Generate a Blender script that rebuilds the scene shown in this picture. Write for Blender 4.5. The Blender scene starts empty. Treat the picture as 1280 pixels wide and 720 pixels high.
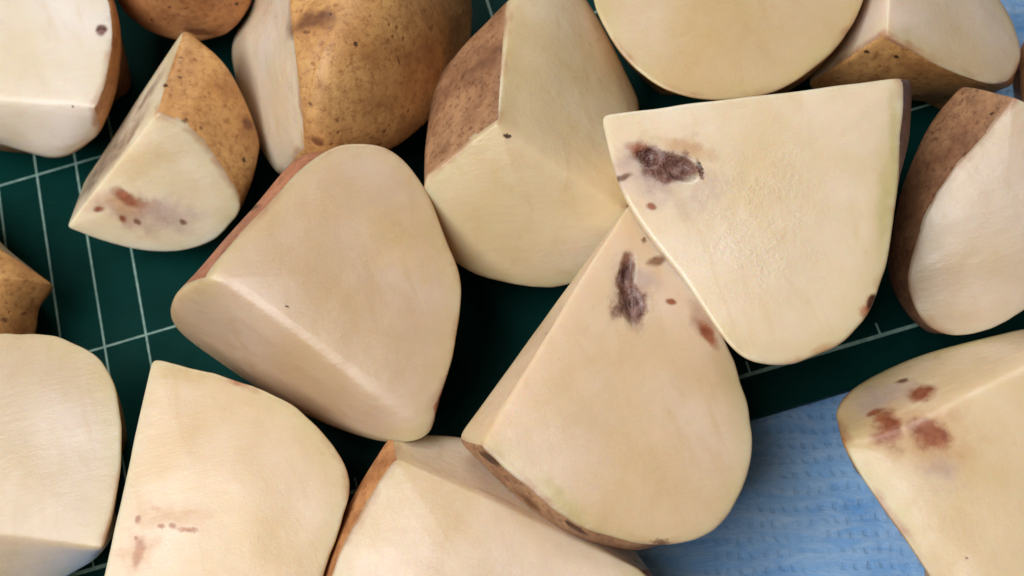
import bpy, math, random
import numpy as np
from mathutils import Vector, Matrix
from mathutils.kdtree import KDTree
from mathutils.bvhtree import BVHTree

# ------------------------------------------------------------------ camera
# solved from the 1 cm / 5 cm lines printed on the cutting mat (all lengths in cm here)
F_PX, PITCH, ROLL, CAM_H = 1480.0, 0.36704, 0.25164, 25.454
GRID_TH, GRID_U0, GRID_V0 = 0.03723, -11.147, 16.245
CM = 0.01
scene = bpy.context.scene
_c, _s = math.cos(PITCH), math.sin(PITCH)
_cr, _sr = math.cos(ROLL), math.sin(ROLL)
_r = np.array([1.0, 0, 0]); _f = np.array([0, _s, -_c]); _d = np.array([0, -_c, -_s])
RIGHT = _r * _cr + _d * _sr
DOWN = -_r * _sr + _d * _cr
FWD = _f
CAMP = np.array([0, 0, CAM_H])

cam_data = bpy.data.cameras.new('camera')
cam = bpy.data.objects.new('camera', cam_data)
scene.collection.objects.link(cam)
cam.matrix_world = Matrix((
    (RIGHT[0], -DOWN[0], -FWD[0], 0),
    (RIGHT[1], -DOWN[1], -FWD[1], 0),
    (RIGHT[2], -DOWN[2], -FWD[2], CAM_H * CM),
    (0, 0, 0, 1)))
cam_data.sensor_width = 36.0
cam_data.lens = 36.0 * F_PX / 1280.0
cam_data.dof.use_dof = True
cam_data.dof.focus_distance = 0.232
cam_data.dof.aperture_fstop = 17.0      # a phone's small lens, close up
cam_data.clip_start = 0.005
cam_data.clip_end = 50.0
scene.camera = cam

# ------------------------------------------------------------------ light
world = bpy.data.worlds.new('World'); scene.world = world; world.use_nodes = True
bg = world.node_tree.nodes['Background']
bg.inputs[0].default_value = (1.0, 0.86, 0.64, 1); bg.inputs[1].default_value = 0.09

def area(name, loc_cm, target_cm, sx, sy, watts, col):
    l = bpy.data.lights.new(name, 'AREA'); l.shape = 'RECTANGLE'
    l.size, l.size_y = sx * CM, sy * CM; l.energy = watts; l.color = col
    o = bpy.data.objects.new(name, l); scene.collection.objects.link(o)
    p = Vector(loc_cm) * CM; o.location = p
    o.rotation_euler = (Vector(target_cm) * CM - p).to_track_quat('-Z', 'Y').to_euler()
    return o
area('window_light', (-25, 4, 50), (0, 10, 2), 38, 38, 3.0, (1.0, 0.99, 0.975))
area('room_light', (6, 58, 50), (1, 10, 2), 34, 18, 1.3, (1.0, 0.97, 0.92))

scene.view_settings.view_transform = 'Standard'
scene.view_settings.look = 'None'
scene.view_settings.gamma = 1.0
scene.view_settings.exposure = 0.0
scene.cycles.use_denoising = True
scene.cycles.max_bounces = 5
scene.cycles.diffuse_bounces = 3
scene.cycles.use_adaptive_sampling = True
scene.cycles.adaptive_threshold = 0.02

# ------------------------------------------------------------------ helpers
rng = np.random.default_rng(7)
random.seed(7)

def ray(px, py):
    d = RIGHT * (px - 640) / F_PX + DOWN * (py - 360) / F_PX + FWD
    return d / np.linalg.norm(d)
def U(px, py, z):
    d = ray(px, py); return CAMP + d * ((z - CAM_H) / d[2])
def on_plane(px, py, p0, n):
    d = ray(px, py); return CAMP + d * (np.dot(p0 - CAMP, n) / np.dot(d, n))

def link(o, parent=None):
    scene.collection.objects.link(o)
    if parent is not None: o.parent = parent
    return o
def mesh_object(name, verts_cm, faces, mat, parent=None, smooth=True):
    me = bpy.data.meshes.new(name)
    me.from_pydata([tuple(v) for v in np.asarray(verts_cm) * CM], [], faces)
    if smooth: me.polygons.foreach_set('use_smooth', [True] * len(me.polygons))
    me.materials.append(mat)
    return link(bpy.data.objects.new(name, me), parent)

class NT:
    def __init__(self, name):
        self.m = bpy.data.materials.new(name); self.m.use_nodes = True
        self.t = self.m.node_tree; self.b = self.t.nodes['Principled BSDF']
    def n(self, typ, ins=None, **kw):
        x = self.t.nodes.new(typ)
        for k, v in kw.items(): setattr(x, k, v)
        for k, v in (ins or {}).items(): self.put(x.inputs[k], v)
        return x
    def put(self, sock, v):
        if hasattr(v, 'is_output'): self.t.links.new(v, sock)
        elif hasattr(sock.default_value, '__len__') and len(sock.default_value) == 4 and len(v) == 3:
            sock.default_value = (*v, 1)
        else: sock.default_value = v
    def coord(self): return self.n('ShaderNodeTexCoord').outputs['Object']
    def noise(self, vec, scale, detail=4, rough=0.5, dist=0.0):
        x = self.n('ShaderNodeTexNoise', {'Vector': vec, 'Scale': scale, 'Detail': detail, 'Roughness': rough, 'Distortion': dist})
        return x.outputs['Fac']
    def rng(self, v, a, b, c=0.0, d=1.0, smooth=False):
        x = self.n('ShaderNodeMapRange', {'Value': v, 'From Min': a, 'From Max': b, 'To Min': c, 'To Max': d})
        x.interpolation_type = 'SMOOTHSTEP' if smooth else 'LINEAR'; x.clamp = True
        return x.outputs['Result']
    def mix(self, fac, a, b, blend='MIX'):
        x = self.n('ShaderNodeMix', data_type='RGBA', blend_type=blend)
        self.put(x.inputs[0], fac); self.put(x.inputs[6], a); self.put(x.inputs[7], b)
        return x.outputs[2]
    def math(self, op, a, b=0.0):
        x = self.n('ShaderNodeMath', operation=op); self.put(x.inputs[0], a); self.put(x.inputs[1], b)
        return x.outputs[0]
    def scaled(self, vec, s):
        x = self.n('ShaderNodeMapping', {'Vector': vec, 'Scale': s}); return x.outputs[0]
    def bump(self, h, strength, dist, normal=None):
        x = self.n('ShaderNodeBump', {'Height': h, 'Strength': strength, 'Distance': dist})
        if normal is not None: self.put(x.inputs['Normal'], normal)
        return x.outputs[0]

SPOT = {  # two tones of each blemish, edge softness, noise displacement (m)
    'rot':   ((0.100, 0.037, 0.030), (0.320, 0.185, 0.155), 0.60, 0.0034, 0.97),
    'stain': ((0.360, 0.190, 0.140), (0.480, 0.300, 0.235), 0.95, 0.0034, 0.70),
    'grey':  ((0.470, 0.340, 0.320), (0.560, 0.420, 0.380), 1.0, 0.0030, 0.65),
    'rust':  ((0.230, 0.052, 0.020), (0.380, 0.125, 0.055), 0.70, 0.0026, 0.95),
    'ochre': ((0.320, 0.100, 0.030), (0.470, 0.190, 0.070), 0.75, 0.0026, 0.90),
    'pink':  ((0.590, 0.340, 0.165), (0.640, 0.410, 0.220), 1.00, 0.0035, 0.70),
    'dot':   ((0.035, 0.014, 0.008), (0.100, 0.035, 0.015), 0.50, 0.0008, 0.95),
    'brown': ((0.110, 0.038, 0.016), (0.200, 0.075, 0.028), 0.70, 0.0028, 0.85),
    'gold':  ((0.620, 0.430, 0.190), (0.680, 0.490, 0.250), 1.00, 0.0040, 0.45),
    'green': ((0.480, 0.410, 0.150), (0.560, 0.480, 0.210), 1.00, 0.0040, 0.50),
    'wood':  ((0.260, 0.165, 0.110), (0.520, 0.390, 0.270), 0.80, 0.0030, 0.85),
}
def add_spots(k, P, colour, spots):
    """spots: list of (centre, euler, radii, kind) in the thing's own space (m)"""
    if not spots: return colour
    jit = k.n('ShaderNodeTexNoise', {'Vector': P, 'Scale': 420.0, 'Detail': 4.0, 'Roughness': 0.65}).outputs['Color']
    jc = k.n('ShaderNodeVectorMath', operation='SUBTRACT'); k.put(jc.inputs[0], jit); k.put(jc.inputs[1], (0.5, 0.5, 0.5))
    jb = k.n('ShaderNodeTexNoise', {'Vector': P, 'Scale': 150.0, 'Detail': 1.0}).outputs['Color']
    jd = k.n('ShaderNodeVectorMath', operation='SUBTRACT'); k.put(jd.inputs[0], jb); k.put(jd.inputs[1], (0.5, 0.5, 0.5))
    jt = k.n('ShaderNodeTexNoise', {'Vector': P, 'Scale': 1500.0, 'Detail': 1.0}).outputs['Color']
    jh = k.n('ShaderNodeVectorMath', operation='SUBTRACT'); k.put(jh.inputs[0], jt); k.put(jh.inputs[1], (0.5, 0.5, 0.5))
    tone = k.rng(k.noise(P, 430, 4, 0.6), 0.36, 0.64)
    for c, e, r, kind in sorted(spots, key=lambda q: 0 if q[3] in ('pink', 'grey', 'gold', 'green', 'stain') else (2 if q[3] in ('rot', 'dot') else 1)):
        a, b, soft, amp, op = SPOT[kind]
        amp = min(amp, (0.4 if kind == 'rot' else 0.85 if min(r[0], r[1]) <= 0.0007 else 0.6) * min(r[0], r[1]))
        small = min(r[0], r[1]) <= 0.0007
        sc = k.n('ShaderNodeVectorMath', operation='SCALE'); k.put(sc.inputs[0], (jh if small else jc).outputs[0]); sc.inputs['Scale'].default_value = amp * 2
        ad = k.n('ShaderNodeVectorMath', operation='ADD'); k.put(ad.inputs[0], P); k.put(ad.inputs[1], sc.outputs[0])
        if min(r[0], r[1]) > 0.0007:
            s2 = k.n('ShaderNodeVectorMath', operation='SCALE'); k.put(s2.inputs[0], jd.outputs[0]); s2.inputs['Scale'].default_value = 2.0 * min(r[0], r[1])
            a2 = k.n('ShaderNodeVectorMath', operation='ADD'); k.put(a2.inputs[0], ad.outputs[0]); k.put(a2.inputs[1], s2.outputs[0]); ad = a2
        mp = k.n('ShaderNodeMapping', {'Vector': ad.outputs[0]}, vector_type='TEXTURE')
        mp.inputs['Location'].default_value = c; mp.inputs['Rotation'].default_value = e; mp.inputs['Scale'].default_value = r
        ln = k.n('ShaderNodeVectorMath', operation='LENGTH'); k.put(ln.inputs[0], mp.outputs[0])
        mask = k.rng(ln.outputs['Value'], 1.0 + soft * 0.35, 1.0 - soft * 0.85, 0.0, op, True)
        if kind == 'rot':
            colour = k.mix(k.math('MULTIPLY', mask, 0.9), colour, (0.170, 0.050, 0.026))
            core = k.rng(ln.outputs['Value'], 0.95, 0.45, 0.0, 1.0, True)
            colour = k.mix(core, colour, k.mix(tone, a, b))
        else: colour = k.mix(mask, colour, k.mix(tone, a, b))
        if kind in ('rot', 'rust', 'dot', 'brown', 'ochre', 'wood'): k.opaque = k.math('MAXIMUM', getattr(k, 'opaque', 0.0), mask)
        if kind == 'rot': k.rotmask = k.math('MAXIMUM', getattr(k, 'rotmask', 0.0), mask)
    k.tone = tone
    return colour

def flesh_material(spots, base=(0.762, 0.588, 0.399), starch=None, cortex_shade=0.6, pale=0.35):
    k = NT('potato_flesh'); P = k.coord()
    big = k.rng(k.noise(P, 38, 3, 0.5, 0.4), 0.3, 0.7)
    fine = k.rng(k.noise(k.scaled(P, (1, 1, 0.5)), 160, 5, 0.6), 0.3, 0.7)
    lum = tuple(min(0.9, v * s) for v, s in zip(base, (1.05, 1.09, 1.24)))
    dim = tuple(v * s for v, s in zip(base, (0.91, 0.865, 0.74)))
    col = k.mix(big, dim, lum)
    col = k.mix(k.math('MULTIPLY', fine, 0.35), col, tuple(v * s for v, s in zip(base, (0.93, 0.91, 0.86))))
    vein = k.rng(k.noise(k.scaled(P, (1.3, 0.28, 1.0)), 150, 3, 0.55, 0.8), 0.52, 0.74, 0, 0.55, True)
    col = k.mix(vein, col, tuple(v * s for v, s in zip(base, (0.88, 0.82, 0.70))))
    cx = k.n('ShaderNodeAttribute', attribute_name='cortex_shade').outputs['Fac']
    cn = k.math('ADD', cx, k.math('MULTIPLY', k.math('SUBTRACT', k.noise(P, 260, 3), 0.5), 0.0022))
    g = k.rng(cn, 0.0062, 0.0004, 0, cortex_shade * 0.85, True)
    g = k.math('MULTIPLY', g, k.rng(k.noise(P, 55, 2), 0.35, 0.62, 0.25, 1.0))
    col = k.mix(g, col, k.mix(k.rng(k.noise(P, 33, 2), 0.36, 0.52), (0.60, 0.42, 0.19), (0.58, 0.49, 0.19)))  # yellow-green outer flesh, mixed with amber that paints rim shading into the colour
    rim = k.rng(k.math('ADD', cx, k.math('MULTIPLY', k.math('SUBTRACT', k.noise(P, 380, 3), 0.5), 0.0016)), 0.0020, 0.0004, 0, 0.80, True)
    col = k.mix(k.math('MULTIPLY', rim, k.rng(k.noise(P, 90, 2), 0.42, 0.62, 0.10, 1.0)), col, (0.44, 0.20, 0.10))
    col = add_spots(k, P, col, spots)
    k.put(k.b.inputs['Base Color'], col)
    if hasattr(k, 'opaque'): k.put(k.b.inputs['Subsurface Weight'], k.math('MULTIPLY', k.math('SUBTRACT', 1.0, k.opaque), 0.6))
    else: k.b.inputs['Subsurface Weight'].default_value = 0.6
    k.b.inputs['Subsurface Radius'].default_value = (1.0, 0.52, 0.19)
    k.b.inputs['Subsurface Scale'].default_value = 0.0055
    k.put(k.b.inputs['Roughness'], k.rng(k.noise(P, 240, 4), 0.3, 0.7, 0.26, 0.46))
    k.b.inputs['IOR'].default_value = 1.42
    k.b.inputs['Coat Weight'].default_value = 0.45
    k.b.inputs['Coat Roughness'].default_value = 0.26
    knife = k.noise(k.scaled(P, (0.22, 1.0, 1.0)), 700, 3, 0.6)
    grain = k.noise(P, 1500, 3, 0.7)
    nrm = k.bump(knife, 0.20, 0.0005)
    nrm = k.bump(grain, 0.22, 0.0003, nrm)
    nrm = k.bump(k.noise(P, 170, 3, 0.5), 0.22, 0.0012, nrm)
    if hasattr(k, 'rotmask'): nrm = k.bump(k.math('MULTIPLY', k.rotmask, k.math('SUBTRACT', k.tone, 1.6)), 0.8, 0.0007, nrm)
    if starch:
        c, e, r = starch
        mp = k.n('ShaderNodeMapping', {'Vector': P}, vector_type='TEXTURE')
        mp.inputs['Location'].default_value = c; mp.inputs['Rotation'].default_value = e; mp.inputs['Scale'].default_value = r
        ln = k.n('ShaderNodeVectorMath', operation='LENGTH'); k.put(ln.inputs[0], mp.outputs[0])
        mk = k.math('MULTIPLY', k.rng(ln.outputs['Value'], 1.15, 0.35, 0, 1, True), k.rng(k.noise(P, 210, 3, 0.6), 0.36, 0.58))
        worm = k.rng(k.noise(P, 850, 2, 0.5, 1.0), 0.32, 0.68)
        nrm = k.bump(k.math('MULTIPLY', worm, mk), 0.38, 0.0004, nrm)
        k.put(k.b.inputs['Coat Weight'], k.math('ADD', 0.4, k.math('MULTIPLY', mk, 0.6)))
        k.b.inputs['Coat Roughness'].default_value = 0.16
    k.put(k.b.inputs['Normal'], nrm)
    return k.m

def skin_material(spots, tone='tan'):
    light, mid, dark = {
        'tan':    ((0.700, 0.400, 0.150), (0.560, 0.275, 0.090), (0.290, 0.110, 0.034)),
        'orange': ((0.660, 0.330, 0.135), (0.520, 0.225, 0.082), (0.260, 0.095, 0.036)),
        'russet': ((0.480, 0.265, 0.135), (0.325, 0.155, 0.076), (0.125, 0.048, 0.024)),
        'rosy':   ((0.520, 0.235, 0.130), (0.420, 0.160, 0.088), (0.210, 0.075, 0.042)),
        'plum':   ((0.300, 0.170, 0.130), (0.190, 0.095, 0.080), (0.095, 0.042, 0.036)),
    }[tone]
    k = NT('potato_skin'); P = k.coord()
    col = k.mix(k.rng(k.noise(P, 45, 5, 0.62, 0.3), 0.36, 0.62), mid, light)
    col = k.mix(k.rng(k.noise(P, 120, 7, 0.70, 0.15), 0.42, 0.70, 0, 0.80), col, dark)
    col = k.mix(k.rng(k.noise(P, 700, 5, 0.75), 0.50, 0.66, 0, 0.75), col, dark)
    v = k.n('ShaderNodeTexVoronoi', {'Vector': P, 'Scale': 330.0, 'Randomness': 1.0})
    lent = k.math('MULTIPLY', k.rng(v.outputs['Distance'], 0.20, 0.10, 0, 0.65, True), k.rng(k.noise(P, 140, 2), 0.46, 0.60))
    col = k.mix(lent, col, dark)
    col = add_spots(k, P, col, spots)
    k.put(k.b.inputs['Base Color'], col)
    k.put(k.b.inputs['Roughness'], k.rng(k.noise(P, 200, 4), 0.3, 0.7, 0.40, 0.62))
    k.b.inputs['Subsurface Weight'].default_value = 0.08
    k.b.inputs['Subsurface Radius'].default_value = (1.0, 0.45, 0.2)
    k.b.inputs['Subsurface Scale'].default_value = 0.002
    net = k.n('ShaderNodeTexVoronoi', {'Vector': P, 'Scale': 850.0}, feature='DISTANCE_TO_EDGE').outputs['Distance']
    nrm = k.bump(k.rng(net, 0.0, 0.12), 0.10, 0.0002)
    nrm = k.bump(k.noise(P, 240, 5, 0.55), 0.30, 0.0008, nrm)
    nrm = k.bump(k.noise(P, 1300, 3, 0.6), 0.16, 0.0003, nrm)
    nrm = k.bump(k.math('SUBTRACT', 1.0, lent), 0.5, 0.0005, nrm)
    k.put(k.b.inputs['Normal'], nrm)
    return k.m

# ------------------------------------------------------------------ table, pad, cutting mat
def grid_xy(u, v):
    x, y = u + GRID_U0, v + GRID_V0
    c, s = math.cos(GRID_TH), math.sin(GRID_TH)
    return np.array([x * c - y * s, x * s + y * c])
MAT_T = 0.28                      # the mat is 2.8 mm thick; its top is z = 0

k = NT('table_top'); P = k.coord()
k.put(k.b.inputs['Base Color'], k.mix(k.rng(k.noise(k.scaled(P, (1, 9, 1)), 30, 5, 0.6), 0.3, 0.7), (0.30, 0.27, 0.23), (0.38, 0.35, 0.30)))
k.b.inputs['Roughness'].default_value = 0.5
zt = -MAT_T - 0.45
tb = mesh_object('table', [(-60, -45, zt - 3), (60, -45, zt - 3), (60, 65, zt - 3), (-60, 65, zt - 3),
                           (-60, -45, zt), (60, -45, zt), (60, 65, zt), (-60, 65, zt)],
                 [(3, 2, 1, 0), (4, 5, 6, 7), (0, 1, 5, 4), (1, 2, 6, 5), (2, 3, 7, 6), (3, 0, 4, 7)], k.m, smooth=False)
tb['kind'] = 'structure'

# blue embossed non-woven pad
k = NT('blue_nonwoven'); P = k.coord()
rotm = k.n('ShaderNodeMapping', {'Vector': P}); rotm.inputs['Rotation'].default_value = (0, 0, math.radians(12))
R_ = rotm.outputs[0]
fib = k.rng(k.noise(k.scaled(R_, (0.45, 1.8, 1)), 210, 7, 0.75, 0.6), 0.40, 0.66)
cloud = k.rng(k.noise(P, 75, 4, 0.6), 0.34, 0.66)
sep = k.n('ShaderNodeSeparateXYZ', {'Vector': R_})
def waves(sock, period): return k.math('SINE', k.math('MULTIPLY', sock, 2 * math.pi / period))
wob = k.math('MULTIPLY', k.math('SUBTRACT', k.noise(P, 170, 3), 0.5), 0.0030)
emb = k.math('MULTIPLY', k.rng(waves(k.math('ADD', sep.outputs[0], wob), 0.0026), -0.3, 0.8), k.rng(waves(k.math('ADD', sep.outputs[1], wob), 0.0033), -0.3, 0.8))
emb = k.math('MULTIPLY', emb, k.rng(k.noise(P, 60, 2), 0.40, 0.58, 0.15, 1.0))
col = k.mix(cloud, (0.12, 0.35, 0.78), (0.27, 0.53, 0.92))
col = k.mix(k.math('MULTIPLY', fib, 0.55), col, (0.52, 0.71, 0.96))
col = k.mix(k.math('MULTIPLY', emb, 0.24), col, (0.14, 0.34, 0.70))
k.put(k.b.inputs['Base Color'], col); k.b.inputs['Roughness'].default_value = 0.75
nrm = k.bump(fib, 0.45, 0.0006); nrm = k.bump(k.math('SUBTRACT', 1.0, emb), 0.35, 0.0007, nrm)
nrm = k.bump(k.noise(P, 900, 3, 0.7), 0.3, 0.0004, nrm); k.put(k.b.inputs['Normal'], nrm)
nx, ny = 150, 150
xs = np.linspace(-34, 36, nx); ys = np.linspace(-18, 48, ny)
X, Y = np.meshgrid(xs, ys)
Z = 0.05 * np.sin(X * 0.9 + 0.7 * Y) * np.sin(Y * 0.5 + 1) + 0.04 * np.sin(X * 1.9 - Y * 1.3) + 0.03 * np.sin(2.7 * Y + 0.6 * X)
gu = (X * math.cos(GRID_TH) + Y * math.sin(GRID_TH)) - GRID_U0
gv = (-X * math.sin(GRID_TH) + Y * math.cos(GRID_TH)) - GRID_V0
under = np.clip(np.minimum(np.minimum(23.7 - gu, gu + 9), np.minimum(gv + 10.95, 22 - gv)) + 0.9, 0, 1)
Z = (Z + 0.06) * (1 - under) * 0.8 - MAT_T - 0.06 * under - 0.07
Z = np.maximum(Z, zt + 0.02)
vv = np.stack([X, Y, Z], -1).reshape(-1, 3)
ff = [(j * nx + i, j * nx + i + 1, (j + 1) * nx + i + 1, (j + 1) * nx + i) for j in range(ny - 1) for i in range(nx - 1)]
pad = mesh_object('absorbent_pad', vv, ff, k.m)
sol = pad.modifiers.new('thickness', 'SOLIDIFY'); sol.thickness = 0.0012; sol.offset = -1
pad['label'] = 'pale blue embossed non-woven pad lying under the green cutting mat'; pad['category'] = 'pad'

# cutting mat with printed lines
mat_e = bpy.data.objects.new('cutting_mat', None); link(mat_e)
mat_e.empty_display_size = 0.05
mat_e.location = (0, 0.10, -MAT_T * CM)
mat_e['label'] = 'dark green self-healing cutting mat with thin pale grid lines'; mat_e['category'] = 'cutting mat'
def mat_child(name, verts, faces, m):
    return mesh_object(name, np.asarray(verts) - np.array([0, 10, -MAT_T]), faces, m, mat_e, smooth=False)
k = NT('mat_vinyl'); P = k.coord()
col = k.mix(k.rng(k.noise(P, 70, 4, 0.6), 0.3, 0.7), (0.0003, 0.029, 0.025), (0.0006, 0.039, 0.034))
scr = k.rng(k.noise(k.scaled(P, (1, 14, 1)), 90, 3, 0.6, 0.5), 0.66, 0.74, 0, 0.25)
col = k.mix(scr, col, (0.02, 0.10, 0.085))
k.put(k.b.inputs['Base Color'], col)
k.put(k.b.inputs['Roughness'], k.rng(k.noise(P, 130, 3), 0.3, 0.7, 0.48, 0.62))
k.b.inputs['Specular IOR Level'].default_value = 0.06
k.put(k.b.inputs['Normal'], k.bump(k.noise(P, 2200, 2), 0.25, 0.0003))
MATV = k.m
u0, u1, v0, v1, cr = -9.0, 23.7, -10.95, 22.0, 0.6
out = []
for (cu, cv, a0) in ((u1 - cr, v1 - cr, 0), (u0 + cr, v1 - cr, 90), (u0 + cr, v0 + cr, 180), (u1 - cr, v0 + cr, 270)):
    for q in range(9):
        a = math.radians(a0 + q * 90 / 8); out.append((cu + cr * math.cos(a), cv + cr * math.sin(a), cu, cv, a))
n_ = len(out); vs, fs = [], []
for (inset, z) in ((0.03, -MAT_T), (0, -MAT_T + 0.03), (0, -0.03), (0.03, 0.0)):
    for (u, v, cu, cv, a) in out:
        p = grid_xy(u - inset * math.cos(a), v - inset * math.sin(a)); vs.append((p[0], p[1], z))
for r in range(3):
    for i in range(n_): fs.append((r * n_ + i, r * n_ + (i + 1) % n_, (r + 1) * n_ + (i + 1) % n_, (r + 1) * n_ + i))
fs.append(tuple(range(3 * n_, 4 * n_))); fs.append(tuple(range(n_ - 1, -1, -1)))
mat_child('slab', vs, fs, MATV)
k = NT('mat_print'); P = k.coord()
k.put(k.b.inputs['Base Color'], k.mix(k.rng(k.noise(P, 500, 4, 0.65), 0.35, 0.62), (0.20, 0.37, 0.33), (0.36, 0.55, 0.49)))
k.b.inputs['Roughness'].default_value = 0.55
INK = k.m
def line(name, a, b, w, z=0.004):
    a = np.array(a, float); b = np.array(b, float); t = (b - a) / np.linalg.norm(b - a); n = np.array([-t[1], t[0]]) * w / 2
    ps = [grid_xy(*(a - n)), grid_xy(*(b - n)), grid_xy(*(b + n)), grid_xy(*(a + n))]
    vs = [(p[0], p[1], -0.01) for p in ps] + [(p[0], p[1], z) for p in ps]
    mat_child(name, vs, [(4, 5, 6, 7), (0, 1, 5, 4), (1, 2, 6, 5), (2, 3, 7, 6), (3, 0, 4, 7)], INK)
for u in (-2, -1, 0, 1, 2, 3, 8, 13, 18):
    line('grid_line', (u, -9.97), (u, 20), 0.042, 0.004)
for v in (-5, 0, 5, 10, 15):
    line('grid_line', (-7, v), (22.97, v), 0.042, 0.0046)
line('border_line', (-7, -10), (23, -10), 0.085, 0.0052)
line('border_line', (23, -10), (23, 20), 0.085, 0.0058)
for u in range(4, 23):
    if u not in (8, 13, 18): line('tick_mark', (u, -9.96), (u, -9.70), 0.042, 0.004)

# ------------------------------------------------------------------ potato pieces
N_COL = 340; K_CAP = 46; K_SIDE = 30; K_UNDER = 20

def smooth_noise(p, freq, seed, n=5):
    r = np.random.default_rng(seed); out = np.zeros(len(p))
    for _ in range(n):
        d = r.normal(size=3); d /= np.linalg.norm(d)
        out += np.sin(p @ d * freq * r.uniform(0.6, 1.6) + r.uniform(0, 6.28))
    return out / n

def sample_ring(P, tags, corner, cnt):
    """closed control polygon -> dense ring; 'c' segments straight, 's' and 'C' runs as splines"""
    n = len(P); res = []
    for i in range(n):
        a, b = P[i], P[(i + 1) % n]
        t = np.linspace(0, 1, cnt[i], endpoint=False)[:, None]
        if tags[i] == 'c': res.append(a + (b - a) * t); continue
        pv = P[i - 1] if (tags[i - 1] == tags[i] and not corner[i]) else 2 * a - b
        nn = (i + 1) % n
        nxp = P[(i + 2) % n] if (tags[nn] == tags[i] and not corner[nn]) else 2 * b - a
        res.append(0.5 * (2 * a + (b - pv) * t + (2 * pv - 5 * a + 4 * b - nxp) * t ** 2 + (3 * a - pv - 3 * b + nxp) * t ** 3))
    return np.concatenate(res)

def smooth_closed(A, it):
    for _ in range(it): A = 0.5 * A + 0.25 * (np.roll(A, 1, 0) + np.roll(A, -1, 0))
    return A

def to_px(p):
    d = p - CAMP; return np.array([640 + F_PX * (d @ RIGHT) / (d @ FWD), 360 + F_PX * (d @ DOWN) / (d @ FWD)])
def tuck(p, c, ins, z, margin):
    """the next point down a rounded flank: falls to height z and curves in under the piece"""
    p0, c0 = to_px(p), to_px(np.asarray(c)); o = (p0 - c0) / np.linalg.norm(p0 - c0)
    for _ in range(60):
        r = np.array([*(p[:2] + (c[:2] - p[:2]) * ins), z])
        if (to_px(r) - p0) @ o <= -margin or ins > 0.75: return r
        ins += 0.015
    return r

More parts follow.
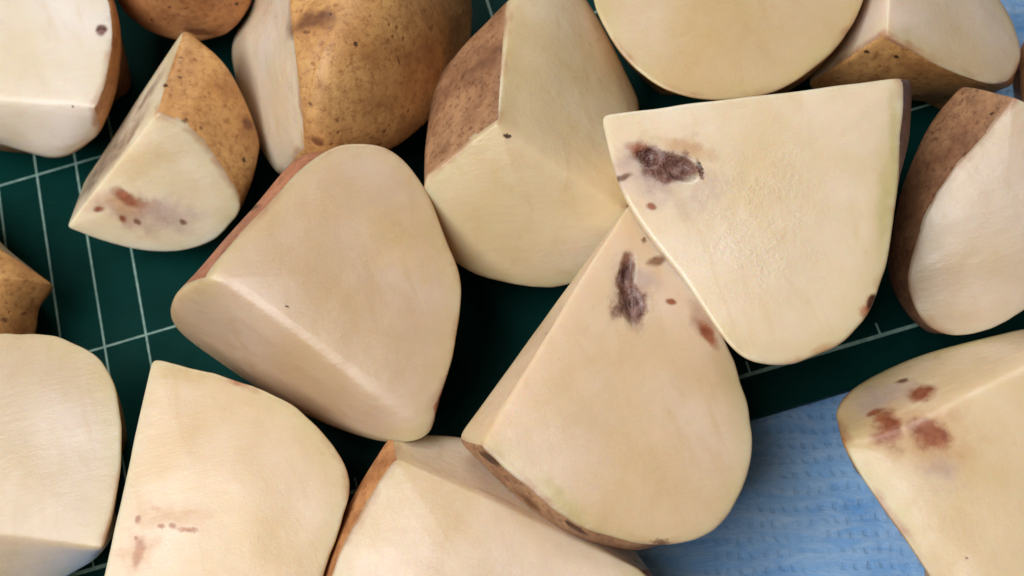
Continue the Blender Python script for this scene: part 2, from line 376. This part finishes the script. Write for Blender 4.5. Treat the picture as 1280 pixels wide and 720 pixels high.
def piece(label, pts, plane=None, captag='f', dome=None, inset=0.12, zmid=0.5, gin=0.35, under='s', spots=(), hollows=(),
          tone='tan', base=(0.762, 0.588, 0.399), seed=1, group='cut potato chunks on the cutting mat', ground=0.0, edge=5,
          starch=None, cortex_shade=0.6, wob=0.03, bulge=0.10, hide=16.0, soft=5, pillow=0.10, cbulge=0.0, rim=3, tsoft=0):
    """pts: (px, py, tag[, opts]) round the main face; tag is that of the side leaving the point.
    opts: z = own height, M = (px, py, z) where the side ends, k = forced corner, i = own inset."""
    n = len(pts)
    tags = [p[2] for p in pts]; opt = [p[3] if len(p) > 3 else {} for p in pts]
    corner = [bool(o.get('k')) for o in opt]
    if plane:
        a, b, c = [U(*q) for q in plane]; nrm = np.cross(b - a, c - a); nrm /= np.linalg.norm(nrm)
        if nrm @ (CAMP - a) < 0: nrm = -nrm
        Q = np.array([U(p[0], p[1], o['z']) if 'z' in o else on_plane(p[0], p[1], a, nrm) for p, o in zip(pts, opt)])
    else:
        Q = np.array([U(p[0], p[1], o['z']) for p, o in zip(pts, opt)])
        cc = Q.mean(0); nrm = np.linalg.svd(Q - cc)[2][2]
        if nrm @ (CAMP - cc) < 0: nrm = -nrm
    if dome is not None: nrm = np.array([0, 0, 1.0])
    ctr = Q.mean(0)
    M = np.zeros_like(Q); G = np.zeros_like(Q)
    for i in range(n):
        o = opt[i]
        if 'M' in o: M[i] = U(*o['M'])
        else:
            z = ground + (Q[i][2] - ground) * zmid
            M[i] = tuck(Q[i], ctr, o.get('i', inset), z, o.get('h', hide))
    mc = M.mean(0)
    for i in range(n):
        gi = opt[i].get('g', gin)
        G[i] = tuck(M[i], mc, gi, ground, 24.0)
    # dense rings
    seg = np.linalg.norm(np.roll(Q, -1, 0) - Q, axis=1) + 0.35 * np.linalg.norm(np.roll(M, -1, 0) - M, axis=1)
    cnt = np.maximum(4, np.round(N_COL * seg / seg.sum())).astype(int)
    coltag = np.concatenate([[tags[i]] * cnt[i] for i in range(n)])
    q, m, g = [smooth_closed(sample_ring(A, tags, corner, cnt), it) for A, it in ((Q, edge), (M, edge + 6), (G, 25))]
    nc = len(q)
    is_s = (coltag == 's').astype(float)
    w = is_s.copy()
    shown = np.concatenate([np.linspace(float('M' in opt[i]), float('M' in opt[(i + 1) % n]), cnt[i], endpoint=False) for i in range(n)])
    for _ in range(10): w = np.minimum(is_s, 0.5 * w + 0.25 * (np.roll(w, 1) + np.roll(w, -1)))
    # the skin edge is never a perfect curve
    rad = (q - q.mean(0)); rad /= np.linalg.norm(rad, axis=1)[:, None]
    q = q + rad * (smooth_noise(q, 7.0, seed + 5) * 0.022 + smooth_noise(q, 26.0, seed + 7) * 0.010 + smooth_noise(q, 2.2, seed + 6) * 0.03)[:, None] * (0.3 + 0.7 * w)[:, None]
    C = q.mean(0)
    if dome is not None: C = U(*dome)
    rows = []
    rho = np.concatenate([np.linspace(0.03, 0.80, K_CAP - 20), np.linspace(0.80, 1, 21)[1:]])
    for r in rho:
        v = q - C
        if dome is None: rows.append(C + v * r + nrm * (pillow * (1 - r ** 2.5)))
        else:
            h = (v @ nrm)[:, None] * nrm; e = 1 - math.sqrt(max(0.0, 1 - (r * 0.985) ** 2)); e /= 1 - math.sqrt(1 - 0.985 ** 2)
            ec = (is_s * e + (1 - is_s) * r * r)
            for _ in range(12): ec = 0.5 * ec + 0.25 * (np.roll(ec, 1) + np.roll(ec, -1))
            rows.append(C + (v - h) * r + h * ec[:, None])
    ncap = len(rows)
    # sides
    out = m - q.mean(0); out -= (out @ nrm)[:, None] * nrm; out /= np.linalg.norm(out, axis=1)[:, None]
    ts = np.linspace(0, 1, K_SIDE + 1)[1:] ** 1.25
    for t in ts:
        lin = q + (m - q) * t
        rows.append(lin + out * (4 * t * (1 - t) * (bulge * w + cbulge * (1 - is_s)) * (0.15 + 0.85 * shown))[:, None])
    for t in np.linspace(0, 1, K_UNDER + 1)[1:]:
        ang = t * math.pi / 2
        rnd = np.concatenate([(m[:, :2] + (g[:, :2] - m[:, :2]) * (1 - math.cos(ang))), (m[:, 2:] + (g[:, 2:] - m[:, 2:]) * math.sin(ang))], 1)
        lin = m + (g - m) * t
        mixw = (np.full(nc, 0.12) if under == 's' else 0.12 * w)[:, None]
        rows.append(lin * (1 - mixw) + rnd * mixw)
    A = np.array(rows)
    # soften every edge a little, as a knife leaves it
    lo = ncap - 19
    for _ in range(5):
        B = A.copy()
        B[1:-1] = 0.5 * A[1:-1] + 0.25 * (A[2:] + A[:-2])
        B = 0.6 * B + 0.2 * (np.roll(B, 1, 1) + np.roll(B, -1, 1))
        A[lo:-1] = B[lo:-1]
    wc = 1 - is_s                       # ridges between two cuts are worn softer than the skin edge
    for _ in range(200 if tsoft else 14): wc = (0.5 * wc + 0.25 * (np.roll(wc, 1) + np.roll(wc, -1))) if tsoft else np.minimum(1 - is_s, 0.5 * wc + 0.25 * (np.roll(wc, 1) + np.roll(wc, -1)))
    for _ in range(tsoft): A[lo:] = 0.6 * A[lo:] + 0.2 * (np.roll(A[lo:], 1, 1) + np.roll(A[lo:], -1, 1))
    for _ in range(soft):
        B = A.copy(); B[1:-1] = 0.5 * A[1:-1] + 0.25 * (A[2:] + A[:-2])
        A[lo:ncap + 20] = A[lo:ncap + 20] + (B - A)[lo:ncap + 20] * wc[None, :, None]
    R_, Cn = A.shape[:2]
    V = A.reshape(-1, 3)
    # uneven surface
    dirs = V - np.array([ctr[0], ctr[1], max(ground, ctr[2] * 0.45)]); dirs /= np.linalg.norm(dirs, axis=1)[:, None]
    amp = np.full((R_, Cn), wob); amp[:ncap] *= (1.6 if captag == 's' else 1.0); amp[ncap + 4:, :] *= (0.4 + 1.2 * shown * w)[None, :]
    amp[-6:] = 0; amp = amp.reshape(-1)
    V = V + dirs * (smooth_noise(V, 1.5, seed) * amp * 1.3 + smooth_noise(V, 4.2, seed + 1) * amp * 0.5)[:, None]
    V[:, 2] = np.maximum(V[:, 2], ground)
    tip = C if dome is not None else V.reshape(R_, Cn, 3)[0].mean(0)
    bot = V.reshape(R_, Cn, 3)[-1].mean(0)
    V = np.vstack([V, tip, bot]); iT, iB = len(V) - 2, len(V) - 1
    rimrow = np.round(rim * (1 - 0.6 * shown) + 0.9 * smooth_noise(q, 9.0, seed + 15)).astype(int)   # the peel starts just below the cut edge
    faces, ftag = [], []
    for j in range(R_ - 1):
        zone = 0 if j < ncap - 1 else (1 if j < ncap - 1 + K_SIDE else 2)
        for i in range(Cn):
            i2 = (i + 1) % Cn
            faces.append((j * Cn + i, (j + 1) * Cn + i, (j + 1) * Cn + i2, j * Cn + i2))
            if zone == 0: tg = captag
            elif zone == 1: tg = 's' if coltag[i] == 's' and (captag == 's' or j >= ncap - 1 + rimrow[i]) else 'f'
            else: tg = 's' if (under == 's' or coltag[i] == 's') else 'f'
            ftag.append(tg)
    for i in range(Cn):
        i2 = (i + 1) % Cn
        faces.append((iT, i, i2)); ftag.append(captag)
        faces.append((iB, (R_ - 1) * Cn + i2, (R_ - 1) * Cn + i)); ftag.append('s' if under == 's' else 'f')
    # orientation: outward
    f0 = faces[(ncap // 2) * Cn]; e1 = V[f0[1]] - V[f0[0]]; e2 = V[f0[3]] - V[f0[0]]
    if np.cross(e1, e2) @ nrm < 0: faces = [f[::-1] for f in faces]
    ftag = np.array(ftag)
    base_pt = np.array([mc[0], mc[1], ground])
    V = V - base_pt
    # blemishes: looked up on the built surface
    bvh = BVHTree.FromPolygons([Vector(v) for v in V], faces)
    org = Vector(CAMP - base_pt)
    def locate(px, py, rx, ry, ang):
        hit = bvh.ray_cast(org, Vector(ray(px, py)))
        if hit[0] is None: return None
        p, nn = np.array(hit[0]), np.array(hit[1])
        if nn @ (np.array(org) - p) < 0: nn = -nn
        def tp(dx, dy):
            d = ray(px + dx, py + dy); return np.array(org) + d * (((p - np.array(org)) @ nn) / (d @ nn)) - p
        a = math.radians(ang)
        ax = tp(math.cos(a) * 4, math.sin(a) * 4) / 4; 
        ay = np.cross(nn, ax); sy = np.linalg.norm(tp(-math.sin(a) * 4, math.cos(a) * 4)) / 4
        sx = np.linalg.norm(ax); ax = ax / sx; ay = ay / np.linalg.norm(ay)
        mt = Matrix((ax, ay, nn)).transposed()
        return p, mt, (rx * sx, ry * sy, 0.9 * max(rx * sx, ry * sy, 0.12))
    fsp, ssp = [], []
    for s in spots:
        L = locate(*s[:5])
        if L is None: continue
        p, mt, rr = L
        rec = (tuple(p * CM), tuple(mt.to_euler()), tuple(x * CM for x in rr), s[5])
        who = s[6] if len(s) > 6 else 'fs'
        if 'f' in who: fsp.append(rec)
        if 's' in who: ssp.append((rec[0], rec[1], tuple(x * 0.62 for x in rec[2]), rec[3]))
    hollow_faces = np.zeros(len(faces), bool)
    for s in hollows:
        L = locate(*s[:5])
        if L is None: continue
        p, mt, rr = L
        fsp.append((tuple(p * CM), tuple(mt.to_euler()), tuple(x * CM for x in rr), 'rot'))
        loc = (V - p) @ np.array(mt); loc = loc / np.array(rr)
        d = 1.35 * np.linalg.norm(loc, axis=1) + 0.25 * smooth_noise(V, 11, seed + 9)
        dep = np.clip(1.15 - d, 0, 1); dep = np.minimum(1, dep * 1.4) ** 1.3
        V = V - np.array(mt)[:, 2] * (dep * s[5] * (0.8 + 0.35 * smooth_noise(V, 14, seed + 11)))[:, None]
        ins_ = d < 1.0
        hollow_faces |= np.array([all(ins_[x] for x in f) for f in faces])
    st = None
    if starch:
        p, mt, rr = locate(*starch); st = (tuple(p * CM), tuple(mt.to_euler()), tuple(x * CM for x in (rr[0], rr[1], max(rr))))
    # the thing and its parts
    e = bpy.data.objects.new('potato_piece', None); link(e); e.empty_display_size = 0.02
    e.location = Vector(base_pt * CM); e['label'] = label; e['category'] = 'potato'; e['group'] = group
    fm = flesh_material(fsp, base, st, cortex_shade); sm = skin_material(ssp, tone)
    fl = [f for f, t_, h in zip(faces, ftag, hollow_faces) if t_ == 'f' and not h]
    sk = [f for f, t_ in zip(faces, ftag) if t_ == 's']
    ho = [f for f, t_, h in zip(faces, ftag, hollow_faces) if t_ == 'f' and h]
    used_s = np.zeros(len(V), bool); used_f = np.zeros(len(V), bool)
    for f in sk: used_s[list(f)] = True
    for f in fl: used_f[list(f)] = True
    bidx = np.nonzero(used_s & used_f)[0]
    kd = KDTree(max(1, len(bidx)))
    for i in bidx: kd.insert(V[i], int(i))
    kd.balance()
    for nm, fcs, mat_ in (('flesh', fl, fm), ('skin', sk, sm), ('rot_hollow', ho, fm)):
        if not fcs: continue
        idx = np.unique(np.concatenate([np.array(f) for f in fcs])); mp = np.full(len(V), -1); mp[idx] = np.arange(len(idx))
        ob = mesh_object(nm, V[idx], [tuple(int(mp[x]) for x in f) for f in fcs], mat_, e)
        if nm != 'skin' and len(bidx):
            at = ob.data.attributes.new('cortex_shade', 'FLOAT', 'POINT')
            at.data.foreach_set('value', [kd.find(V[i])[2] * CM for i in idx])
        if nm == 'rot_hollow': ob['label'] = 'sunken purple brown rotten hollow'
    return e

def m(px, py, z, **kw): return dict(M=(px, py, z), **kw)

# E: plain rounded block
piece('plain cream block with soft ridge and rosy skin strip down one side',
      [(252, 348, 's', m(229, 361, 3.2)), (330, 257, 's', m(320, 257, 3.4)), (395, 194, 's', m(388, 192, 3.2)), (440, 177, 's'), (485, 186, 's'),
       (522, 220, 's'), (550, 278, 's'), (576, 350, 's'), (570, 425, 's'), (560, 470, 's'), (546, 510, 'C', m(538, 528, 2.9)), (515, 526, 'C', m(512, 546, 2.7)), (458, 492, 'C', m(474, 552, 2.2)),
       (400, 452, 'C', m(385, 521, 1.4)), (325, 396, 'C', m(285, 462, 1.3)), (274, 360, 'C', m(211, 403, 2.2))],
      plane=[(258, 348, 4.2), (440, 177, 4.1), (545, 500, 3.1)], tone='rosy', seed=11, inset=0.12, soft=150, pillow=0.10, tsoft=24, cbulge=0.25, base=(0.625, 0.458, 0.309),
      spots=[(318, 259, 9, 4, -50, 'dot'), (359, 383, 3, 1.5, 10, 'dot'), (500, 300, 60, 50, 60, 'gold')])

# F: tall piece with a brown flank
piece('tall wedge with scabby brown flank and a brown speck on its ridge',
      [(622, 152, 'C', m(634, -8, 4.2)), (662, 179, 'C', m(692, -48, 3.6)), (704, 208, 'C', m(741, 0, 2.9)), (782, 262, 's', m(802, 122, 2.0)), (800, 300, 's'), (745, 342, 's'), (690, 358, 's'), (630, 352, 's'), (578, 333, 's'), (543, 294, 's'),
       (530, 255, 's'), (535, 221, 's', m(541, 120, 2.2)), (580, 184, 's', m(572, 62, 3.2))],
      plane=[(622, 152, 4.8), (782, 262, 3.4), (600, 345, 2.2)], tone='russet', seed=21, soft=45, cbulge=0.08, pillow=0.2, base=(0.793, 0.637, 0.411),
      spots=[(634, 170, 6, 3, 15, 'dot')])

# H: large flat-topped piece with the big rotten hollow
piece('large flat-topped quarter with purple brown rotten hollow near its pointed corner and glistening middle',
      [(748, 141, 'c'), (1128, 98, 's', m(1138, 97, 4.2)), (1126, 150, 's', m(1136, 150, 3.8)), (1123, 200, 's', m(1126, 200, 3.6)), (1115, 290, 's'), (1100, 360, 's'),
       (1075, 407, 's'), (1040, 437, 's'), (980, 456, 's'), (935, 449, 's'), (905, 425, 'C'), (850, 346, 'C'), (800, 280, 'C'), (768, 220, 'C')],
      plane=[(748, 141, 4.7), (1128, 98, 4.8), (980, 456, 4.4)], tone='plum', seed=31, inset=0.2, base=(0.834, 0.679, 0.484),
      hollows=[(812, 196, 20, 17, 10, 0.14), (848, 210, 32, 20, 15, 0.20)],
      spots=[(834, 206, 42, 23, 14, 'rot'), (832, 206, 56, 34, 14, 'stain'), (800, 187, 16, 12, 30, 'rust'), (778, 222, 13, 5, -15, 'brown'), (813, 258, 7, 5, 0, 'rust'), (875, 212, 4, 14, -15, 'dot'), (815, 222, 70, 42, 10, 'grey'),
             (860, 185, 40, 10, 20, 'pink'), (1090, 376, 6, 11, 35, 'dot'), (1088, 382, 10, 18, 35, 'rust'), (1032, 436, 22, 7, -25, 'pink'),
             (1117, 170, 7, 70, 3, 'green'), (1105, 260, 10, 60, 8, 'green')],
      starch=(945, 270, 105, 130, 20))

# I: piece under H
piece('quarter with long rotten slit under its tip and bruised brown lower rim',
      [(787, 253, 'c', m(779, 264, 3.4)), (600, 558, 's', m(569, 547, 3.0)), (640, 592, 's', m(630, 606, 2.6)), (700, 641, 's', m(692, 653, 2.6)), (745, 665, 's', m(741, 673, 2.6)),
       (800, 678, 's', m(797, 684, 2.6)), (850, 679, 's'), (892, 662, 's'), (925, 618, 's'), (940, 560, 's'), (935, 500, 's'), (918, 445, 'C'), (860, 330, 'C')],
      plane=[(785, 262, 4.1), (600, 558, 3.9), (930, 560, 3.4)], tone='russet', seed=41, inset=0.2, edge=2, base=(0.762, 0.577, 0.394),
      hollows=[(784, 342, 12, 28, 5, 0.14), (788, 382, 18, 34, -8, 0.20)],
      spots=[(786, 366, 22, 54, -4, 'stain'), (787, 366, 13, 40, -4, 'rot'), (783, 325, 10, 12, 0, 'rust'), (822, 327, 13, 7, -25, 'brown'), (805, 350, 26, 14, 20, 'grey'), (836, 378, 8, 5, 10, 'rust'), (805, 300, 4, 4, 0, 'brown'), (886, 418, 8, 24, -30, 'rust', 'f'), (880, 405, 14, 34, -32, 'stain', 'f'),
             (612, 572, 30, 6, 36, 'dot', 's'), (660, 625, 34, 7, 40, 'brown', 's'), (720, 660, 30, 5, 28, 'dot', 's'), (700, 626, 50, 14, 40, 'green', 'f'), (826, 678, 14, 4, 0, 'brown'), (888, 666, 20, 3, -30, 'rust'), (926, 618, 3, 14, 20, 'rust')])

# J: bottom middle piece
piece('chunk with orange skin strip tucked below the quarter with the rotten slit',
      [(495, 572, 'C', m(489, 539, 2.5)), (590, 616, 'C', m(600, 548, 1.9)), (690, 660, 'C', m(730, 610, 1.5)), (800, 712, 's', m(812, 711, 1.6)), (838, 770, 's'), (800, 860, 's'), (660, 905, 's'), (490, 880, 's'), (410, 800, 's', m(395, 790, 2.2)),
       (414, 720, 's', m(402, 718, 2.2)), (445, 652, 's', m(424, 648, 2.3))],
      plane=[(495, 572, 3.3), (800, 712, 2.9), (600, 850, 2.9)], tone='orange', seed=51, base=(0.783, 0.613, 0.447), spots=[(560, 640, 60, 40, 10, 'gold')])

# K: bottom-left quarter
piece('flat quarter with sharp corner and a dotted rusty ring beside its straight cut',
      [(190, 447, 's'), (250, 462, 's'), (310, 480, 's'), (370, 508, 's'), (415, 552, 's'), (438, 597, 's'), (430, 645, 's'), (408, 710, 's'), (380, 790, 's'), (300, 850, 's'), (105, 820, 'c')],
      plane=[(190, 447, 3.4), (438, 597, 3.1), (110, 800, 3.4)], tone='tan', seed=61, inset=0.22, base=(0.769, 0.590, 0.398),
      spots=[(172, 648, 6, 6, 0, 'ochre'), (201, 658, 5, 4, 0, 'ochre'), (215, 659, 7, 5, 0, 'ochre'), (235, 662, 15, 4, 5, 'ochre'), (215, 645, 55, 20, 3, 'pink'), (170, 672, 3, 3, 0, 'ochre'), (171, 690, 7, 18, 0, 'ochre'), (165, 688, 26, 28, 0, 'pink'),
             (195, 636, 10, 4, 10, 'pink'), (240, 640, 12, 4, -10, 'pink'), (230, 465, 36, 12, 15, 'gold'), (297, 480, 14, 5, 15, 'ochre'), (240, 460, 4, 2, 15, 'dot')])

# L: bottom-left edge
piece('rounded pale slab beside the sharp cornered quarter, whitish front face below its ridge',
      [(-130, 430, 's'), (-60, 418, 's'), (20, 416, 's'), (70, 421, 's'), (112, 441, 's'), (140, 474, 's'), (153, 525, 's'), (152, 580, 's'), (142, 640, 's'), (128, 688, 'c', m(124, 698, 2.4)),
       (0, 672, 'c', m(-10, 775, 2.0)), (-140, 655, 'c', m(-150, 830, 1.8))],
      plane=[(0, 418, 3.5), (128, 688, 3.5), (-100, 600, 3.5)], tone='tan', seed=71, soft=25, inset=0.18, base=(0.634, 0.507, 0.375))

# A: top-left block
piece('whitish block with brown skin side and a grey brown bruise at its edge',
      [(119, 137, 's', m(126, 168, 2.2)), (131, 100, 's', m(145, 118, 2.2)), (139, 58, 's', m(150, 72, 2.6)), (138, 25, 's', m(147, 35, 2.8)), (129, -10, 's', m(136, -2, 3.0)), (90, -90, 's'), (-40, -130, 's'),
       (-130, -60, 'C', m(-140, -30, 1.5)), (-120, 112, 'C', m(-120, 150, 2.0)), (0, 127, 'C', m(0, 181, 2.0)), (70, 131, 'C', m(72, 199, 2.0))],
      plane=[(119, 137, 3.4), (129, 0, 3.6), (-100, 110, 3.4)], tone='orange', seed=81, soft=30, cbulge=0.15, base=(0.800, 0.713, 0.612), cortex_shade=0.2,
      spots=[(127, 36, 8, 10, 20, 'rot'), (91, 133, 2, 1.5, 0, 'brown')])

# B: unpeeled end at the top
piece('unpeeled speckled brown potato end behind the bruised wedge',
      [(140, -40, 's', dict(z=2.2)), (150, 5, 's', dict(z=2.0)), (172, 30, 's', dict(z=1.9)), (205, 47, 's', dict(z=1.8)), (250, 51, 's', dict(z=1.8)), (285, 40, 's', dict(z=1.9)), (312, 5, 's', dict(z=2.0)),
       (318, -45, 's', dict(z=2.0)), (300, -110, 's', dict(z=1.8)), (225, -135, 'c', dict(z=1.8)), (160, -110, 's', dict(z=2.0))],
      captag='s', dome=(225, -50, 4.4), tone='orange', seed=91, zmid=0.45, inset=0.1, gin=0.45, group='unpeeled potato ends on the cutting mat',
      spots=[(212, 9, 4, 3, 20, 'brown'), (190, 25, 3, 2, 0, 'dot'), (296, 5, 5, 4, 0, 'dot'), (250, 40, 40, 8, 0, 'brown')])

# C: bruised wedge
piece('small wedge with speckled brown back and reddish bruised front, tip over mat lines',
      [(196, 141, 's', m(231, 29, 3.4)), (242, 163, 's', m(284, 80, 3.0)), (277, 205, 's', m(318, 150, 2.2)), (299, 252, 's', m(322, 195, 1.6)), (296, 272, 'C', m(282, 260, 0.6)), (268, 300, 'C', m(256, 280, 0.5)), (225, 314, 'C', m(220, 291, 0.5)), (180, 313, 'C', m(184, 290, 0.5)),
       (130, 302, 'C', m(144, 282, 0.5)), (82, 285, 'c', m(104, 228, 0.9))],
      plane=[(196, 141, 3.6), (82, 285, 1.8), (296, 265, 1.8)], tone='tan', seed=101, base=(0.845, 0.723, 0.532), inset=0.12, zmid=0.12, hide=14,
      spots=[(152, 262, 52, 20, 12, 'stain', 'f'), (200, 268, 60, 22, 5, 'grey', 'f'), (128, 205, 60, 6, -55, 'wood', 'f'), (150, 185, 70, 5, -54, 'wood', 'f'), (185, 120, 40, 4, -58, 'wood', 'f'), (123, 263, 8, 5, 5, 'rust'), (160, 248, 28, 9, 25, 'rust'), (155, 258, 40, 18, 15, 'pink', 'f'), (153, 274, 6, 5, 20, 'rust'), (172, 277, 6, 4, 20, 'brown'), (228, 277, 6, 4, 30, 'brown'),
             (186, 200, 60, 24, -20, 'gold'), (225, 97, 4, 2.5, 20, 'dot'), (207, 107, 3.5, 3, 20, 'dot'), (226, 72, 3, 2, 20, 'dot'), (251, 160, 5, 4, 20, 'brown'), (310, 155, 10, 14, 0, 'brown'), (232, 150, 6, 5, 0, 'brown'), (305, 200, 4, 6, 0, 'dot')])

# D: big half with its skin up
piece('big unpeeled half potato, golden brown with dark eyes and a whitish cut side',
      [(358, -70, 'C', dict(z=4.6, M=(325, -60, 2.2))), (362, 0, 'C', dict(z=4.9, M=(312, 8, 1.4))), (372, 80, 'C', dict(z=4.7, M=(285, 62, 1.2))), (379, 150, 'C', dict(z=4.0, M=(312, 165, 1.0))),
       (379, 185, 's', dict(z=3.5, M=(346, 226, 1.0))), (415, 207, 's', dict(z=3.2)), (485, 190, 's', dict(z=2.7)), (545, 142, 's', dict(z=2.3)), (577, 92, 's', dict(z=2.1)), (589, 40, 's', dict(z=1.9)), (586, -15, 's', dict(z=1.9)),
       (560, -80, 's', dict(z=1.9)), (480, -120, 's', dict(z=2.4)), (400, -110, 's', dict(z=3.6))],
      captag='s', dome=(425, 20, 5.2), tone='tan', seed=111, zmid=0.5, inset=0.12, gin=0.4, base=(0.824, 0.694, 0.532), group='unpeeled potato ends on the cutting mat', cortex_shade=0.2,
      spots=[(444, 55, 5, 5, 0, 'dot'), (413, 18, 3, 3, 0, 'dot'), (384, 40, 8, 5, 0, 'brown'), (395, 25, 50, 22, 0, 'brown'), (394, 175, 15, 9, 10, 'brown'), (387, 130, 6, 5, 0, 'brown'), (421, 150, 5, 5, 0, 'brown'), (498, 75, 2, 12, -30, 'brown')])

# G: round cut face at the top
piece('smooth round potato half, cut face up, behind the large flat-topped quarter',
      [(741, -5, 's'), (760, 42, 's'), (790, 80, 's'), (830, 111, 's'), (880, 125, 's'), (935, 122, 's'), (988, 107, 's'), (1032, 74, 's'), (1062, 38, 's'), (1083, -10, 's'), (1085, -90, 's'), (1010, -170, 's'), (880, -195, 's'), (780, -140, 's'), (738, -70, 's')],
      plane=[(741, 0, 3.6), (1080, 0, 3.6), (880, 125, 3.3)], tone='tan', seed=121, inset=0.16, base=(0.695, 0.529, 0.328), spots=[(870, 20, 40, 60, 0, 'gold')])

# O: top right
piece('pale two-faced chunk with brown underside carrying two dark eyes, beside blue pad',
      [(1107, 42, 's', m(1006, 107, 1.6)), (1150, 68, 's', m(1095, 122, 1.2)), (1192, 90, 's', m(1165, 125, 1.2)), (1235, 103, 's', m(1228, 118, 1.5)), (1262, 98, 's', m(1262, 106, 1.6)), (1277, 68, 's'), (1269, 35, 's'), (1250, 0, 's'), (1205, -60, 's'),
       (1112, -75, 'c', m(1068, -60, 1.6))],
      plane=[(1107, 42, 4.0), (1275, 68, 2.6), (1112, -60, 3.9)], tone='tan', seed=131, base=(0.783, 0.642, 0.500), inset=0.2,
      spots=[(1083, 65, 6, 4, -10, 'dot'), (1120, 71, 6, 5, 0, 'dot'), (1215, 98, 25, 5, 18, 'brown', 's')])

# N: right piece
piece('oval pale face with broad russet skin side, beside the two-faced chunk with two eyes',
      [(1268, 120, 's', m(1202, 104, 3.4)), (1232, 168, 's', m(1160, 158, 2.8)), (1182, 228, 's', m(1128, 232, 2.2)), (1150, 290, 's', m(1113, 300, 1.8)), (1136, 348, 's', m(1110, 348, 1.5)), (1144, 386, 's', m(1130, 388, 1.2)),
       (1168, 412, 's', m(1163, 413, 1.0)), (1202, 421, 's'), (1242, 411, 's'), (1300, 372, 's'), (1350, 300, 's'), (1365, 215, 's'), (1320, 140, 'c')],
      plane=[(1268, 120, 4.3), (1136, 348, 2.5), (1330, 330, 3.1)], tone='russet', seed=141, base=(0.751, 0.613, 0.480), inset=0.15, cortex_shade=0.25,
      spots=[(1240, 142, 6, 3, -30, 'dot'), (1160, 405, 20, 7, 30, 'pink')])

# P: bottom right
piece('big yellowish chunk with rusty red bruises by its ridge, lying on blue pad',
      [(1050, 550, 'C', m(1039, 521, 2.6)), (1120, 530, 'C', m(1064, 482, 2.2)), (1195, 488, 'C', m(1150, 440, 2.0)), (1320, 425, 's', m(1300, 403, 2.2)), (1420, 520, 's'), (1430, 680, 's'), (1340, 830, 's'), (1230, 830, 's'), (1163, 722, 's', m(1190, 706, 2.0)), (1100, 632, 's', m(1124, 618, 2.2)), (1064, 578, 's', m(1080, 566, 2.5))],
      plane=[(1050, 550, 3.2), (1320, 425, 3.8), (1230, 760, 3.4)], tone='tan', seed=151, soft=140, tsoft=30, pillow=0.15, inset=0.2, base=(0.793, 0.623, 0.411), cortex_shade=0.9, ground=-0.28,
      spots=[(1113, 533, 22, 24, 0, 'rust'), (1167, 543, 32, 22, 35, 'rust'), (1150, 492, 22, 9, -8, 'rust'), (1125, 478, 8, 4, 0, 'brown'), (1095, 515, 14, 5, -20, 'rust'), (1140, 530, 65, 45, 10, 'pink'), (1100, 500, 40, 16, -20, 'grey'), (1208, 698, 2, 2, 0, 'brown'), (1178, 590, 34, 24, 20, 'grey'),
             (1180, 560, 40, 50, 30, 'pink')])

# M: brown tip on the left
piece('brown unpeeled tip poking over the mat lines, sharp cut corner',
      [(-70, 258, 'c', dict(z=2.7, M=(-60, 235, 1.0))), (0, 311, 'c', dict(z=2.5, M=(6, 308, 1.2))), (67, 357, 's', dict(z=1.6, M=(66, 358, 0.7))), (50, 386, 's', dict(z=1.4)), (44, 418, 's', dict(z=1.3)), (20, 470, 's', dict(z=1.3)),
       (-60, 490, 's', dict(z=0.9)), (-140, 430, 's', dict(z=1.2)), (-150, 330, 's', dict(z=2.0))],
      captag='s', dome=(-25, 350, 2.7), tone='tan', seed=161, zmid=0.5, inset=0.06, gin=0.3, group='unpeeled potato ends on the cutting mat',
      spots=[(30, 392, 7, 4, -20, 'brown'), (5, 400, 10, 5, 0, 'brown')])

# Q: sliver at the right edge
piece('brown unpeeled end leaning at the blue pad between two pale chunks',
      [(1280, 52, 's', dict(z=2.0)), (1273, 95, 's', dict(z=1.6)), (1279, 135, 's', dict(z=1.6)), (1310, 160, 's', dict(z=1.6)), (1360, 150, 's', dict(z=1.6)), (1385, 100, 's', dict(z=1.6)), (1370, 40, 'c', dict(z=1.8)), (1310, 30, 's', dict(z=1.9))],
      captag='s', dome=(1325, 92, 3.0), tone='orange', seed=171, ground=-0.28, inset=0.08, group='unpeeled potato ends on the cutting mat')
